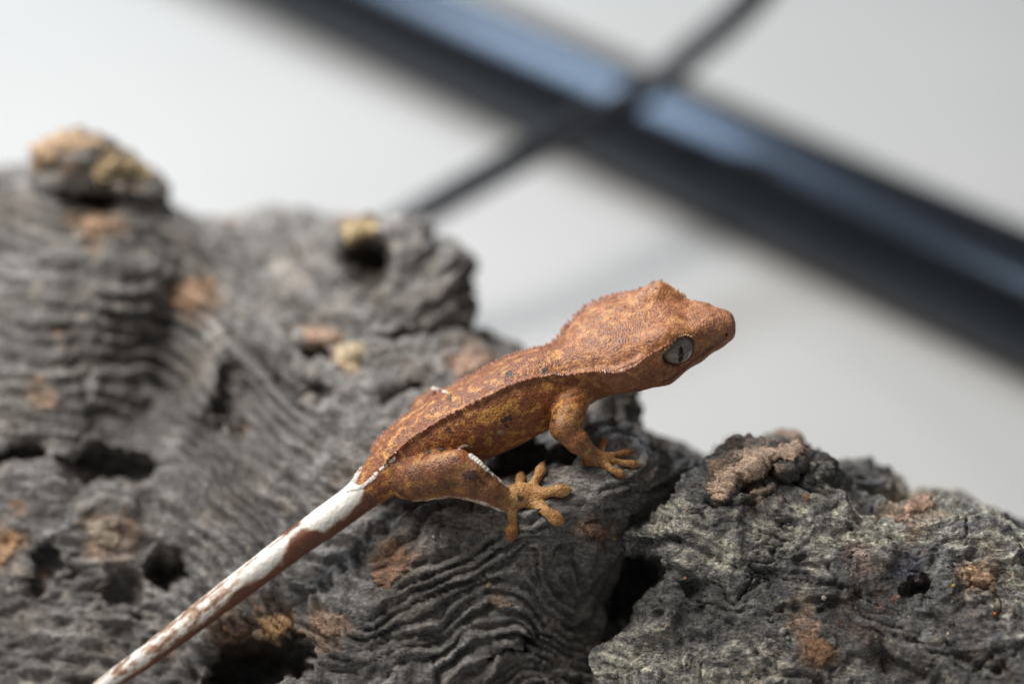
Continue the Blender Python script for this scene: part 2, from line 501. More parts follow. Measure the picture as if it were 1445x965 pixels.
# first a coarse relief, then the fine one after a split of the faces that can be seen
def finish(v, q, disp, lo, hi):
    n = v_normals(v, q)
    big, _ = disp(v)
    v1 = v + n * big[:, None]
    return v1
vl = finish(v, q, log_disp, None, None)
lw = P(*vl.T)
ln = v_normals(lw, q)

def log_colour(c):
    x, y, z = c.T
    g = fbm(c * 1.0, 4, 0.6, 81.0); g2 = fbm(c * 3.1, 4, 0.65, 91.0)
    ph = log_phase(c)
    lay = .8 * gnoise(np.stack([ph * 30.0, x * 1.2, y * 1.2], 1)) + gnoise(np.stack([ph * 7.0, x * .35, y * .35], 1)) + .6 * gnoise(np.stack([ph * 19.0, x * .6, y * .6], 1))
    val = 0.195 * np.exp(0.6 * g + 0.55 * g2 + 0.36 * lay)
    # lower middle darkened, shade put into the colour; the top left is paler
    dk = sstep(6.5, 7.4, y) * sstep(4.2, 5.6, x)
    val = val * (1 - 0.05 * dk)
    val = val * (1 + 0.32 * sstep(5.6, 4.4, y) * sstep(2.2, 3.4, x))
    val = np.clip(val, 0.03, 0.55)
    warm = 1 + 0.04 * fbm(c * 1.4, 2, 0.5, 101.0)
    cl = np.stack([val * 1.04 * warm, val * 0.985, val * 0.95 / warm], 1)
    pale = sstep(0.22, 0.5, fbm(c * 2.2, 4, 0.6, 111.0)) * (1 - 0.6 * dk)
    cl = cl * (1 - pale[:, None] * .55) + pale[:, None] * .55 * np.array([0.46, 0.42, 0.36])
    bn = sstep(-.05, .35, fbm(c * 0.9, 4, .6, 191.0))[:, None] * .3
    cl = cl * (1 - bn) + bn * cl.mean(1)[:, None] * np.array([1.12, .90, .74])
    nz_ = fbm(c * 3.0, 4, .6, 201.0)
    for (px, py, r) in ((272, 412, .42), (137, 318, .4), (495, 505, .3), (455, 475, .35), (553, 790, .45), (385, 885, .5), (330, 893, .5), (455, 880, .4), (100, 205, .5), (180, 240, .5), (508, 326, .3), (10, 770, .4), (668, 512, .45), (155, 755, .45), (838, 745, .3), (700, 845, .12), (325, 300, .3), (60, 560, .3)):
        k = (sstep(.25, -.25, np.hypot(x - px / 100, y - py / 100) / r - .75 + 1.1 * nz_) * .6)[:, None]
        cl = cl * (1 - k) + k * np.array([.36, .235, .155])
    tan = sstep(0.40, 0.52, fbm(c * 1.9, 4, 0.6, 121.0))
    cl = cl * (1 - tan[:, None] * .6) + tan[:, None] * .6 * np.array([0.33, 0.19, 0.11])
    # dark brown end faces, and painted shade on the stub's side and in hollows
    for (bx, by, br) in ((8.66, 5.8, .3), (6.5, 4.2, .22), (9.3, 6.25, .22), (1.2, 2.75, .5), (5.15, 3.7, .45)):
        k = sstep(1.0, 0.6, np.hypot(x - bx, (y - by)) / br)[:, None]
        cl = cl * (1 - k * .8) + k * .8 * np.array([0.035, 0.026, 0.018])
    return cl
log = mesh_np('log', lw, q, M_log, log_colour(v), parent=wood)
log_v, log_c, log_n, log_q = lw, vl, ln, q

# --- the rough piece in front on the right
CH_POLY = [(1000, 655), (1020, 640), (1042, 631), (1085, 627), (1126, 624), (1146, 640), (1172, 664), (1200, 688), (1238, 704), (1272, 714), (1292, 705), (1315, 699), (1345, 704),
           (1390, 722), (1445, 748), (1560, 800), (1640, 950), (1640, 1400), (800, 1400), (800, 1150), (850, 985), (842, 925), (880, 895), (905, 868), (925, 835), (938, 800),
           (930, 786), (890, 774), (874, 762), (880, 746), (915, 730), (940, 716), (962, 690)]
CH_CTRL = [(1000, 670, 0.2), (960, 720, 0.02), (890, 758, -0.05), (1060, 650, 0.2), (1120, 640, 0.4), (1180, 690, 0.35), (1240, 715, 0.35), (1310, 710, 0.25),
           (1440, 760, 0.1), (1150, 740, 0.05), (1280, 780, -0.1), (1400, 830, -0.45), (1400, 940, -0.95), (1250, 900, -0.5), (1100, 800, -0.12), (1000, 760, -0.1),
           (1000, 850, -0.22), (1100, 920, -0.4), (930, 900, -0.1), (880, 940, -0.05), (940, 800, -0.1), (1600, 950, -1.0), (1000, 1100, -0.5), (1400, 1150, -1.4), (900, 1200, -0.4)]
BACK_POLY = [(1120, 640), (1175, 655), (1215, 660), (1258, 680), (1266, 700), (1266, 730), (1240, 800), (1130, 800), (1090, 700)]
BACK_CTRL = [(1150, 660, 1.35), (1200, 665, 1.3), (1260, 690, 1.6), (1250, 760, 1.1), (1120, 760, 1.2)]
CH_HOLES = [(1298, 832, -0.45, 26, 24, 0.5, -10), (1105, 676, 0.3, 62, 16, 0.45, -14), (1010, 690, 0.02, 16, 30, 0.2, 30), (1150, 690, 0.1, 45, 22, 0.35, 20),
            (975, 830, -0.35, 26, 14, 0.3, 20), (1390, 845, -0.8, 18, 16, 0.4, 0), (1180, 940, -0.8, 40, 22, 0.3, -10), (1000, 865, -0.45, 36, 14, 0.25, -10),
            (935, 765, -0.2, 30, 9, 0.2, 10), (1260, 880, -0.7, 50, 10, 0.2, 30)]
xs = axis_grid(7.9, 16.6, 8.3, 14.7, 0.026, 0.2)
ys = axis_grid(6.0, 14.2, 6.15, 9.9, 0.026, 0.2)
zs = axis_grid(-2.6, 4.4, -1.9, 1.9, 0.03, 0.25)
F3 = field(xs, ys, zs, [(CH_POLY, CH_CTRL, 0.42, 3.2, 0.055, 3.0), (BACK_POLY, BACK_CTRL, 0.2, 1.4, 0.04, 23.0)], CH_HOLES, 0.06)
v, q = surface_nets(F3, xs, ys, zs)
del F3
v = smooth(v, q, 2)
def chunk_disp(c):
    x, y, z = c.T
    wrp = np.stack([fbm(c * 1.2, 2, .5, 5.0), fbm(c * 1.2, 2, .5, 15.0), fbm(c * 1.2, 2, .5, 25.0)], 1) * 0.5
    fa = x * .92 + y * .40; fb = -x * .40 + y * .92
    cw = np.stack([fa * .72, fb * 1.35, z * 1.1], 1) + wrp
    r = ridged(cw * 0.95, 5, 0.48, 35.0) - 0.7
    lump = fbm(cw * 0.9, 4, 0.45, 45.0)
    n = gnoise(cw * 2.1 + 55.0); crack = -sstep(0.08, 0.0, np.abs(n)) * sstep(-0.05, 0.35, gnoise(c * 1.3 + 65.0)) * .7
    # flat plates that step over each other
    pl = fbm(cw * np.array([1.5, 2.6, 1.5]), 3, 0.5, 75.0) * 4.5
    pl = (np.floor(pl) + sstep(0.0, 0.25, pl - np.floor(pl))) / 4.5
    fin = fbm(c * 9.0, 3, 0.65, 85.0)
    fib = gnoise(np.stack([fa * 2.2, fb * 15, z * 5], 1) + 2.0 * wrp) + .7 * gnoise(np.stack([fa * 5, fb * 32, z * 9], 1) + 3.0 * wrp)
    up = sstep(1.4, 0.2, y - np.interp(x, [9, 10.4, 11.3, 12, 12.7, 13.1, 14.5], [7.2, 6.35, 6.3, 6.8, 7.1, 7.0, 7.5]))
    n2 = gnoise(cw * 4.6 + 255.0); crack2 = -sstep(0.09, 0.0, np.abs(n2)) * sstep(-0.1, 0.3, gnoise(c * 1.7 + 165.0))
    bowl = -sstep(0.15, 0.5, fbm(cw * 2.0, 3, .5, 175.0))
    rough = .45 + .75 * sstep(-.2, .35, fbm(c * 1.1, 2, .5, 195.0))
    return 0.42 * r + 0.26 * lump + 0.13 * crack + 0.07 * crack2 * rough + 0.10 * pl + 0.03 * fin * rough + 0.030 * fib * (.4 + .6 * up) + 0.14 * bowl, up
d, up = chunk_disp(v)
n = v_normals(v, q)
vc = v + n * d[:, None]
def chunk_colour(c, up):
    x, y, z = c.T
    g = fbm(c * 2.0, 5, 0.62, 95.0); g2 = fbm(c * 7.0, 3, 0.6, 105.0)
    def reg(L):
        k = np.zeros(len(c))
        for (px, py, rx, ry) in L: k = np.maximum(k, np.exp(-((x - px / 100) / (rx / 100)) ** 2 - ((y - py / 100) / (ry / 100)) ** 2))
        return k
    lite = reg([(1330, 735, 130, 45), (1150, 745, 110, 40), (965, 735, 45, 45), (900, 935, 55, 50), (1060, 940, 90, 40), (1420, 800, 60, 50), (1010, 790, 50, 25)])
    dark = reg([(990, 850, 60, 45), (1130, 675, 80, 28), (1260, 820, 70, 45), (1060, 710, 40, 25), (1180, 860, 50, 30), (900, 790, 30, 30)])  # dark patches; shade of the hollow under the torn lip is painted in
    val = 0.13 * np.exp(.8 * g + .6 * g2) * (1 - .5 * dark) * (1 + .5 * lite)
    val = np.clip(val, 0.022, 0.4)
    cl = np.stack([val * 1.0, val * 0.985, val * 0.97], 1)
    # bleached fibres
    fa = x * .92 + y * .40; fb = -x * .40 + y * .92
    fib = gnoise(np.stack([fa * 1.8, fb * 16, z * 6], 1) + .8 * fbm(c * 2, 2, .5, 7.0)[:, None]) + .5 * gnoise(np.stack([fa * 4, fb * 34, z * 9], 1))
    pale = np.clip(sstep(-0.15, 0.3, fbm(c * 1.6, 4, 0.6, 115.0) + 0.6 * lite - .3 * dark - .10) * (0.45 + 0.9 * fib + .7 * g2), 0, 1)[:, None]
    cl = cl * (1 - pale) + pale * np.array([0.46, 0.435, 0.36])
    br = (sstep(-.1, 0.4, fbm(c * 1.7, 4, 0.6, 125.0)) * sstep(10.8, 12.2, x + .8 * (y - 8.3)) * sstep(7.5, 8.3, y))[:, None] * .7
    cl = cl * (1 - br) + br * np.array([0.13, 0.092, 0.078])
    bl = (sstep(0.25, 0.5, fbm(c * 2.0, 3, 0.5, 135.0)) * sstep(10.5, 11.2, x))[:, None] * .6
    cl = cl * (1 - bl) + bl * np.array([0.075, 0.08, 0.115])
    rd = (sstep(0.42, 0.52, fbm(c * 4.2, 3, 0.6, 145.0)) * sstep(10.0, 11.0, x))[:, None] * .7
    cl = cl * (1 - rd) + rd * np.array([0.30, 0.14, 0.07])
    nz_ = fbm(c * 3.4, 4, .6, 205.0)
    for (px, py, r, cc) in ((1060, 662, .55, (.40, .28, .2)), (1290, 715, .5, (.34, .24, .17)), (1380, 812, .4, (.36, .24, .15)), (1135, 875, .35, (.33, .22, .16)), (1160, 922, .4, (.2, .12, .07)), (1215, 788, .35, (.34, .25, .22)), (1120, 632, .3, (.4, .26, .18)), (1020, 690, .3, (.36, .26, .18))):
        k = (sstep(.25, -.3, np.hypot(x - px / 100, y - py / 100) / r - .75 + 1.2 * nz_) * .6)[:, None]
        cl = cl * (1 - k) + k * np.array(cc)
    return cl
cw_ = P(*vc.T)
chunk = mesh_np('bark_knot', cw_, q, M_chunk, chunk_colour(v, up), parent=wood)
ch_v, ch_c, ch_n, ch_q = cw_, vc, v_normals(cw_, q), q

bvh_log = BVHTree.FromPolygons([Vector(a) for a in log_v], log_q.tolist())
bvh_ch = BVHTree.FromPolygons([Vector(a) for a in ch_v], ch_q.tolist())
def surf(px, py):
    """depth of the wood seen through a photo position, units behind the focal plane"""
    a = P(px / 100, py / 100, 0.0); d = Vector(a - CAM).normalized()
    best = None
    for t in (bvh_log, bvh_ch):
        h = t.ray_cast(Vector(CAM), d)
        if h[0] is not None:
            wv = float((np.array(h[0]) - CAM) @ F_) - FOCUS
            if best is None or wv < best: best = wv
    return best

# --- bare flakes: pieces of torn lighter wood that sit on the surface
def flake(src, poly, colr, lift, thick, seed, label=None, jag=0.10):
    v, c, n, q = src
    p = np.array(poly, float) / 100
    lo = p.min(0) - .3; hi = p.max(0) + .3
    fc = c[q].mean(1)
    sel = (fc[:, 0] > lo[0]) & (fc[:, 0] < hi[0]) & (fc[:, 1] > lo[1]) & (fc[:, 1] < hi[1])
    idx = np.flatnonzero(sel)
    fcs = fc[idx]; fn = n[q[idx]].mean(1)
    jn = fbm(fcs * 4.0, 4, 0.65, seed * 3.7) * jag * 1.6
    ins = poly_sd(fcs[:, 0], fcs[:, 1], poly) + jn > 0
    view = fcs.copy(); fw = P(*fcs.T) - CAM; fw /= np.linalg.norm(fw, axis=1)[:, None]
    ins &= (fn * fw).sum(1) < 0.15
    cell = (np.floor(fcs[:, 0] / .12) * 1000 + np.floor(fcs[:, 1] / .12)).astype(np.int64)
    u, inv = np.unique(cell, return_inverse=True)
    mn = np.full(len(u), 1e9); np.minimum.at(mn, inv, fcs[:, 2])
    ins &= fcs[:, 2] < mn[inv] + 0.5
    fq = q[idx[ins]]
    if len(fq) < 4: return None
    used, fi = np.unique(fq, return_inverse=True); fq = fi.reshape(-1, 4)
    pv, pn, pc = v[used], n[used], c[used]
    din = poly_sd(pc[:, 0], pc[:, 1], poly)
    h = lift + thick * (0.6 + 0.9 * fbm(pc * 2.0, 2, .5, seed * 1.3)) * sstep(-.1, .25, din) + 0.02 * fbm(pc * 6, 3, .6, seed)
    top = pv + pn * np.maximum(h, 0.012)[:, None]; bot = pv - pn * 0.05
    m_ = len(used)
    e = np.stack([fq, np.roll(fq, -1, axis=1)], 2).reshape(-1, 2)
    key = e.min(1) * m_ + e.max(1)
    uu, ii, cc = np.unique(key, return_inverse=True, return_counts=True)
    bd = e[cc[ii] == 1]
    side = np.stack([bd[:, 1], bd[:, 0], bd[:, 0] + m_, bd[:, 1] + m_], 1)
    allq = np.concatenate([fq, side, fq[:, ::-1] + m_])
    av = np.concatenate([top, bot])
    g = fbm(pc * 4.0, 4, .6, seed * 2.1); 
    cl = (np.array(colr)[None] * .8 + .2 * np.mean(colr)) * 1.3 * (1 + 0.45 * g[:, None])
    dark = sstep(0.25, 0.5, fbm(pc * 3.0, 3, .6, seed * 5.1))[:, None] * .6
    cl = cl * (1 - dark) + dark * np.array([.09, .06, .045])
    o = mesh_np('bare_flake', av, allq, M_flake, np.concatenate([cl, cl]), parent=wood)
    if label: o['label'] = label
    return o
LG = (log_v, log_c, log_n, log_q); CK = (ch_v, ch_c, ch_n, ch_q)
TAN = (0.42, 0.25, 0.155)
flake(CK, [(994, 690), (1010, 668), (1040, 650), (1052, 636), (1090, 630), (1126, 623), (1134, 640), (1110, 650), (1085, 655), (1070, 674), (1040, 680), (1022, 708), (1004, 702)], (0.50, 0.34, 0.24), 0.02, 0.10, 1, 'torn tan lip of bare wood on the rough piece')
flake(CK, [(1255, 728), (1290, 704), (1312, 700), (1325, 708), (1290, 726), (1265, 740)], (0.36, 0.22, 0.15), 0.01, 0.03, 2)
flake(CK, [(1355, 800), (1375, 797), (1400, 815), (1392, 826), (1370, 822)], (0.45, 0.27, 0.15), 0.01, 0.04, 3)
flake(CK, [(1142, 905), (1175, 905), (1178, 922), (1160, 940), (1145, 930)], (0.25, 0.13, 0.06), 0.01, 0.03, 5)
flake(LG, [(553, 755), (562, 768), (577, 785), (577, 805), (560, 818), (545, 828), (530, 820), (528, 800), (540, 780)], (0.30, 0.165, 0.10), 0.0, 0.03, 7, 'leaf shaped red brown patch of bare wood')
flake(LG, [(360, 875), (385, 870), (410, 876), (402, 892), (385, 906), (372, 892)], (0.36, 0.20, 0.08), 0.02, 0.05, 8)
flake(LG, [(310, 888), (335, 880), (355, 876), (350, 892), (325, 905), (300, 915)], (0.28, 0.17, 0.11), 0.01, 0.05, 9)
flake(LG, [(425, 862), (450, 870), (480, 888), (470, 898), (445, 884)], (0.28, 0.17, 0.11), 0.01, 0.04, 10)
flake(LG, [(248, 405), (275, 388), (298, 400), (292, 425), (268, 440), (246, 430)], (0.48, 0.29, 0.18), 0.02, 0.05, 11, 'tan patch of bare wood')
flake(LG, [(112, 312), (135, 304), (162, 312), (150, 330), (118, 332)], (0.45, 0.28, 0.18), 0.02, 0.04, 12)
flake(LG, [(472, 488), (500, 482), (518, 492), (508, 512), (494, 528), (478, 510)], (0.55, 0.42, 0.25), 0.02, 0.06, 13, 'cream chip of bare wood')
flake(LG, [(430, 468), (460, 465), (476, 478), (455, 486), (432, 480)], (0.46, 0.29, 0.2), 0.02, 0.04, 14)
flake(LG, [(44, 200), (72, 188), (110, 186), (140, 196), (150, 212), (112, 208), (85, 220), (60, 245), (46, 238)], (0.50, 0.33, 0.19), 0.02, 0.06, 15, 'tan broken cap on the knob of wood')
flake(LG, [(150, 215), (185, 226), (214, 244), (200, 252), (165, 250), (140, 258), (128, 246)], (0.52, 0.38, 0.20), 0.02, 0.05, 16)
flake(LG, [(486, 318), (505, 312), (530, 316), (528, 330), (508, 342), (490, 346)], (0.55, 0.41, 0.2), 0.02, 0.05, 17)
flake(LG, [(0, 755), (18, 748), (28, 758), (18, 780), (0, 800)], (0.42, 0.24, 0.12), 0.02, 0.05, 18)
flake(LG, [(640, 505), (680, 495), (700, 508), (672, 528), (645, 530)], (0.36, 0.22, 0.15), 0.01, 0.04, 19)
flake(LG, [(130, 735), (165, 740), (180, 760), (150, 775), (128, 760)], (0.36, 0.28, 0.2), 0.01, 0.02, 20)
flake(LG, [(815, 738), (840, 735), (858, 748), (845, 756), (822, 750)], (0.30, 0.17, 0.11), 0.02, 0.05, 21)

# --- grit caught in the bark
def ico():
    t = (1 + 5 ** .5) / 2
    v = np.array([(-1, t, 0), (1, t, 0), (-1, -t, 0), (1, -t, 0), (0, -1, t), (0, 1, t), (0, -1, -t), (0, 1, -t), (t, 0, -1), (t, 0, 1), (-t, 0, -1), (-t, 0, 1)], float)
    v /= np.linalg.norm(v[0])
    f = np.array([(0, 11, 5), (0, 5, 1), (0, 1, 7), (0, 7, 10), (0, 10, 11), (1, 5, 9), (5, 11, 4), (11, 10, 2), (10, 7, 6), (7, 1, 8), (3, 9, 4), (3, 4, 2), (3, 2, 6), (3, 6, 8), (3, 8, 9), (4, 9, 5), (2, 4, 11), (6, 2, 10), (8, 6, 7), (9, 8, 1)])
    return v, f
iv, if_ = ico()
rg = random.Random(5)
spots = [(1163, 843, .045, (.62, .56, .45)), (1338, 895, .035, (.6, .52, .42)), (1322, 897, .03, (.4, .2, .12)), (1403, 866, .045, (.45, .14, .05)), (1345, 826, .03, (.55, .4, .08)),
         (1105, 890, .06, (.42, .4, .38)), (1112, 900, .04, (.4, .38, .36)), (967, 815, .035, (.4, .17, .1)), (940, 884, .03, (.45, .35, .25)), (867, 757, .05, (.5, .36, .2)),
         (345, 866, .035, (.6, .6, .58)), (320, 885, .05, (.5, .25, .12)), (612, 757, .03, (.4, .4, .4)), (690, 826, .05, (.3, .22, .15)), (720, 853, .035, (.35, .22, .14))]
for _ in range(70):
    spots.append((rg.uniform(900, 1440), rg.uniform(720, 960), rg.uniform(.010, .022), rg.choice([(.45, .38, .3), (.32, .15, .08), (.35, .33, .3), (.5, .45, .38)])))
gv, gf, gc = [], [], []
for (px, py, r, c) in spots:
    sv = surf(px, py)
    if sv is None: continue
    ctr = P(px / 100, py / 100, sv - r * 0.4)
    jit = np.array([[rg.uniform(.7, 1.25) for _ in range(3)] for _ in iv])
    gf.append(if_ + len(gv) * 12); gv.append(ctr + iv * jit * r); gc.append(np.tile(c, (12, 1)))
gr = mesh_np('grit', np.concatenate(gv), np.concatenate(gf), M_flake, np.concatenate(gc), parent=wood, smooth_sh=False)
gr['kind'] = 'stuff'

# ------------------------------------------------------------------ gecko
gecko = empty('gecko', 'small rust brown crested gecko with white and brown tail climbing over the driftwood', 'gecko')

# stations of the spine: px, py, w, half width, height up, height down, roll toward the camera (deg)
ST = np.array([
    (60, 1036, 0.95, .09, .09, .09, 35), (110, 997, 0.9, .10, .10, .10, 35), (165, 955, 0.8, .125, .125, .12, 35), (214, 921, 0.7, .145, .145, .14, 35), (299, 856, 0.55, .175, .17, .165, 35), (365, 806, 0.45, .185, .18, .18, 34),
    (422, 763, 0.38, .20, .19, .19, 34), (470, 729, 0.34, .215, .205, .21, 33), (507, 701, 0.32, .235, .225, .235, 32), (538, 674, 0.32, .31, .29, .31, 31), (566, 650, 0.33, .39, .37, .39, 29),
    (602, 628, 0.35, .47, .46, .44, 26), (645, 609, 0.36, .54, .55, .51, 24), (695, 585, 0.36, .55, .58, .54, 24), (740, 562, 0.35, .55, .58, .54, 26), (777, 546, 0.33, .48, .53, .51, 30),
    (808, 530, 0.30, .43, .44, .49, 36), (838, 507, 0.28, .58, .42, .53, 42), (866, 490, 0.27, .73, .40, .56, 44), (900, 479, 0.26, .70, .40, .56, 43), (938, 470, 0.25, .58, .38, .54, 41),
    (966, 467, 0.24, .42, .32, .44, 40), (992, 465, 0.23, .33, .31, .36, 40), (1012, 462, 0.22, .27, .26, .28, 40), (1026, 461, 0.22, .20, .20, .20, 40)], float)
ST[:8, 3:6] *= 1.07
# the tail follows the wood it lies on
for r in ST[:8]:
    sv = surf(r[0], r[1]) if r[1] < 1040 else None
    if sv is not None: r[2] = min(r[2], sv - r[3] * 1.05)
ts = ST[:9, 2].copy()
for _ in range(6):
    ts[1:-1] = np.minimum(ts[1:-1], (ts[:-2] + ts[2:]) / 2 + 0.0)
ST[:9, 2] = ts
tt = np.arange(len(ST)); tf = np.linspace(0, len(ST) - 1, (len(ST) - 1) * 4 + 1)
def catmull(t, Pn):
    i = np.clip(np.floor(t).astype(int), 0, len(Pn) - 2); f = (t - i)[:, None]
    g = lambda k: Pn[np.clip(k, 0, len(Pn) - 1)]
    p0, p1, p2, p3 = g(i - 1), g(i), g(i + 1), g(i + 2)
    return .5 * (2 * p1 + (p2 - p0) * f + (2 * p0 - 5 * p1 + 4 * p2 - p3) * f ** 2 + (3 * p1 - p0 - 3 * p2 + p3) * f ** 3)
SP = catmull(tf, ST)
SP[:, :2] /= 100
ctr = SP[:, :3]; half, hup, hdn, ele = SP[:, 3], SP[:, 4], SP[:, 5], np.radians(SP[:, 6])
tan_ = np.gradient(ctr, axis=0); tan_ /= np.linalg.norm(tan_, axis=1)[:, None]
nscr = np.stack([tan_[:, 1], -tan_[:, 0], np.zeros(len(ctr))], 1); nscr /= np.linalg.norm(nscr, axis=1)[:, None]
tow = np.cross(nscr, tan_); tow *= -np.sign(tow[:, 2:3])
DOR = np.cos(ele)[:, None] * nscr + np.sin(ele)[:, None] * tow
LAT = -np.sin(ele)[:, None] * nscr + np.cos(ele)[:, None] * tow

VX = 0.02
gx = np.arange(0.3, 10.62, VX); gy = np.arange(3.75, 10.6, VX); gz = np.arange(-1.15, 1.75, VX)
G = np.full((len(gx), len(gy), len(gz)), 0.4, np.float32)
def box(lo, hi):
    a = [max(0, int((l - g[0]) / VX)) for l, g in zip(lo, (gx, gy, gz))]
    b_ = [min(len(g), int((h - g[0]) / VX) + 2) for h, g in zip(hi, (gx, gy, gz))]
    s = tuple(slice(i, j) for i, j in zip(a, b_))
    return s, gx[s[0]][:, None, None].astype(np.float32), gy[s[1]][None, :, None].astype(np.float32), gz[s[2]][None, None, :].astype(np.float32)
EXPN = 2.5
for i in range(len(ctr) - 1):
    rad = max(half[i], half[i + 1], hup[i], hdn[i]) + 0.12
    lo = np.minimum(ctr[i], ctr[i + 1]) - rad; hi = np.maximum(ctr[i], ctr[i + 1]) + rad
    s, X, Y, Z = box(lo, hi)
    if 0 in G[s].shape: continue
    a = ctr[i]; e = ctr[i + 1] - a; L2 = e @ e
    tr = ((X - a[0]) * e[0] + (Y - a[1]) * e[1] + (Z - a[2]) * e[2]) / L2
    t = np.clip(tr, 0, 1)
    dx, dy, dz = X - a[0] - t * e[0], Y - a[1] - t * e[1], Z - a[2] - t * e[2]
    def lp(A): return A[i] * (1 - t) + A[i + 1] * t
    D_ = [lp(DOR[:, k]) for k in range(3)]; L_ = [lp(LAT[:, k]) for k in range(3)]
    l = dx * L_[0] + dy * L_[1] + dz * L_[2]
    vv = dx * D_[0] + dy * D_[1] + dz * D_[2]
    c_ = (tr - t) * math.sqrt(L2)
    A = lp(half); Hh = np.where(vv > 0, lp(hup), lp(hdn))
    # the flanks narrow below the crest, jaw and belly are rounded
    A2 = A * np.where(vv < 0, 1 - 0.16 * np.clip(-vv / Hh, 0, 1), 1)
    nrm = (np.abs(l / A2) ** EXPN + np.abs(vv / Hh) ** EXPN + np.abs(c_ / (0.6 * A)) ** EXPN + 1e-9) ** (1 / EXPN)
    f = (nrm - 1) * np.minimum(A, Hh) * 0.9
    G[s] = np.minimum(G[s], f.astype(np.float32))

def cone(p0, r0, p1, r1, k=0.05, flat=1.0, sub=False):
    """round cone between photo positions (px,py,w), radius units; flat >1 squashes it in depth"""
    p0 = np.array([p0[0] / 100, p0[1] / 100, p0[2]]); p1 = np.array([p1[0] / 100, p1[1] / 100, p1[2]])
    m_ = max(r0, r1) + 0.14 + k
    s, X, Y, Z = box(np.minimum(p0, p1) - m_, np.maximum(p0, p1) + m_)
    if 0 in G[s].shape: return
    e = p1 - p0; ef = e * np.array([1, 1, flat]); L2 = max(ef @ ef, 1e-9)
    t = np.clip(((X - p0[0]) * ef[0] + (Y - p0[1]) * ef[1] + (Z - p0[2]) * flat * ef[2]) / L2, 0, 1)
    d = np.sqrt((X - p0[0] - t * e[0]) ** 2 + (Y - p0[1] - t * e[1]) ** 2 + ((Z - p0[2] - t * e[2]) * flat) ** 2) - (r0 + (r1 - r0) * t)
    G[s] = -smin(-G[s], d, k) if sub else smin(G[s], d.astype(np.float32), k)
def chain(pts, k=0.05, flat=1.0):
    for a, b_ in zip(pts[:-1], pts[1:]): cone(a[:3], a[3], b_[:3], b_[3], k, flat)

def at_station(px):
    i = int(np.argmin(np.abs(ctr[:, 0] - px / 100) + 0.0)); return i
def loc(i, l, v_, f=0.0):
    """photo position of a point given in the body's own directions at station i"""
    p = ctr[i] + l * LAT[i] + v_ * DOR[i] + f * tan_[i]
    return (p[0] * 100, p[1] * 100, p[2])

for sgn in (1, -1):
    pr = None
    for t in np.arange(9.6, 20.3, .25):
        j = int(round(t * 4)); headk = min(1, max(0, (t - 15.5) / 2.0))
        th = math.radians(42 + 30 * headk - 12 * max(0, min(1, (t - 18.8) / 1.4)))
        rho = 1 / ((abs(math.sin(th)) / half[j]) ** EXPN + (abs(math.cos(th)) / hup[j]) ** EXPN) ** (1 / EXPN)
        cur = (*loc(j, sgn * math.sin(th) * (rho + .005 + .03 * headk), math.cos(th) * (rho + .005)), .030 + .018 * headk)
        if pr: cone(pr[:3], pr[3], cur[:3], cur[3], .04)
        pr = cur
# head: brows over the eyes, ridges to the snout, jaw muscle
ie = at_station(940)
for sgn in (1, -1):
    b0 = loc(ie, sgn * .47, .25, -.20); b1 = loc(ie, sgn * .47, .27, .02); b2 = loc(ie, sgn * .41, .22, .20)
    chain([(*b0, .16), (*b1, .19), (*b2, .13)], 0.12)
    chain([(*loc(ie, sgn * .36, .17, .26), .08), (*loc(ie, sgn * .20, .16, .62), .07)], 0.10)
    chain([(*loc(ie, sgn * .5, -.25, -.5), .22), (*loc(ie, sgn * .42, -.3, -.1), .2), (*loc(ie, sgn * .25, -.22, .35), .15), (*loc(ie, sgn * .12, -.1, .75), .10)], 0.12)      # cheek and jaw
    chain([(*loc(ie, sgn * .12, .02, .80), .085), (*loc(ie, sgn * .10, .02, .86), .08)], 0.06)    # nostril swelling
EYE_R = 0.235
_e = np.array([9.545, 4.895, .25 - .375]) - ctr[ie]
_l, _v, _f = _e @ LAT[ie], _e @ DOR[ie], _e @ tan_[ie]
eye_c = {s: np.array(loc(ie, s * _l, _v, _f)) for s in (1, -1)}
for s_ in (1, -1):
    out = loc(ie, s_ * (_l + .26), _v + .02, _f + .05)
    cone(eye_c[s_], EYE_R + .004, out, EYE_R + .02, 0.03, 1.0, True)
    cone(loc(ie, s_ * .185, -.02, .845), .028, loc(ie, s_ * .25, -.02, .86), .028, 0.02, 1.0, True)   # nostril
iq = at_station(878)
cone(loc(iq, .62, -.26, .0), .03, loc(iq, .85, -.30, .04), .03, 0.02, 1.0, True)                     # ear opening
# mouth line
mp = [loc(ie, .66, -.34, -.16), loc(ie, .56, -.29, .1), loc(ie, .44, -.21, .35), loc(ie, .33, -.14, .6), loc(ie, .22, -.11, .82)]
for a, b_ in zip(mp[:-1], mp[1:]): cone(a, .016, b_, .016, 0.025, 1.0, True)

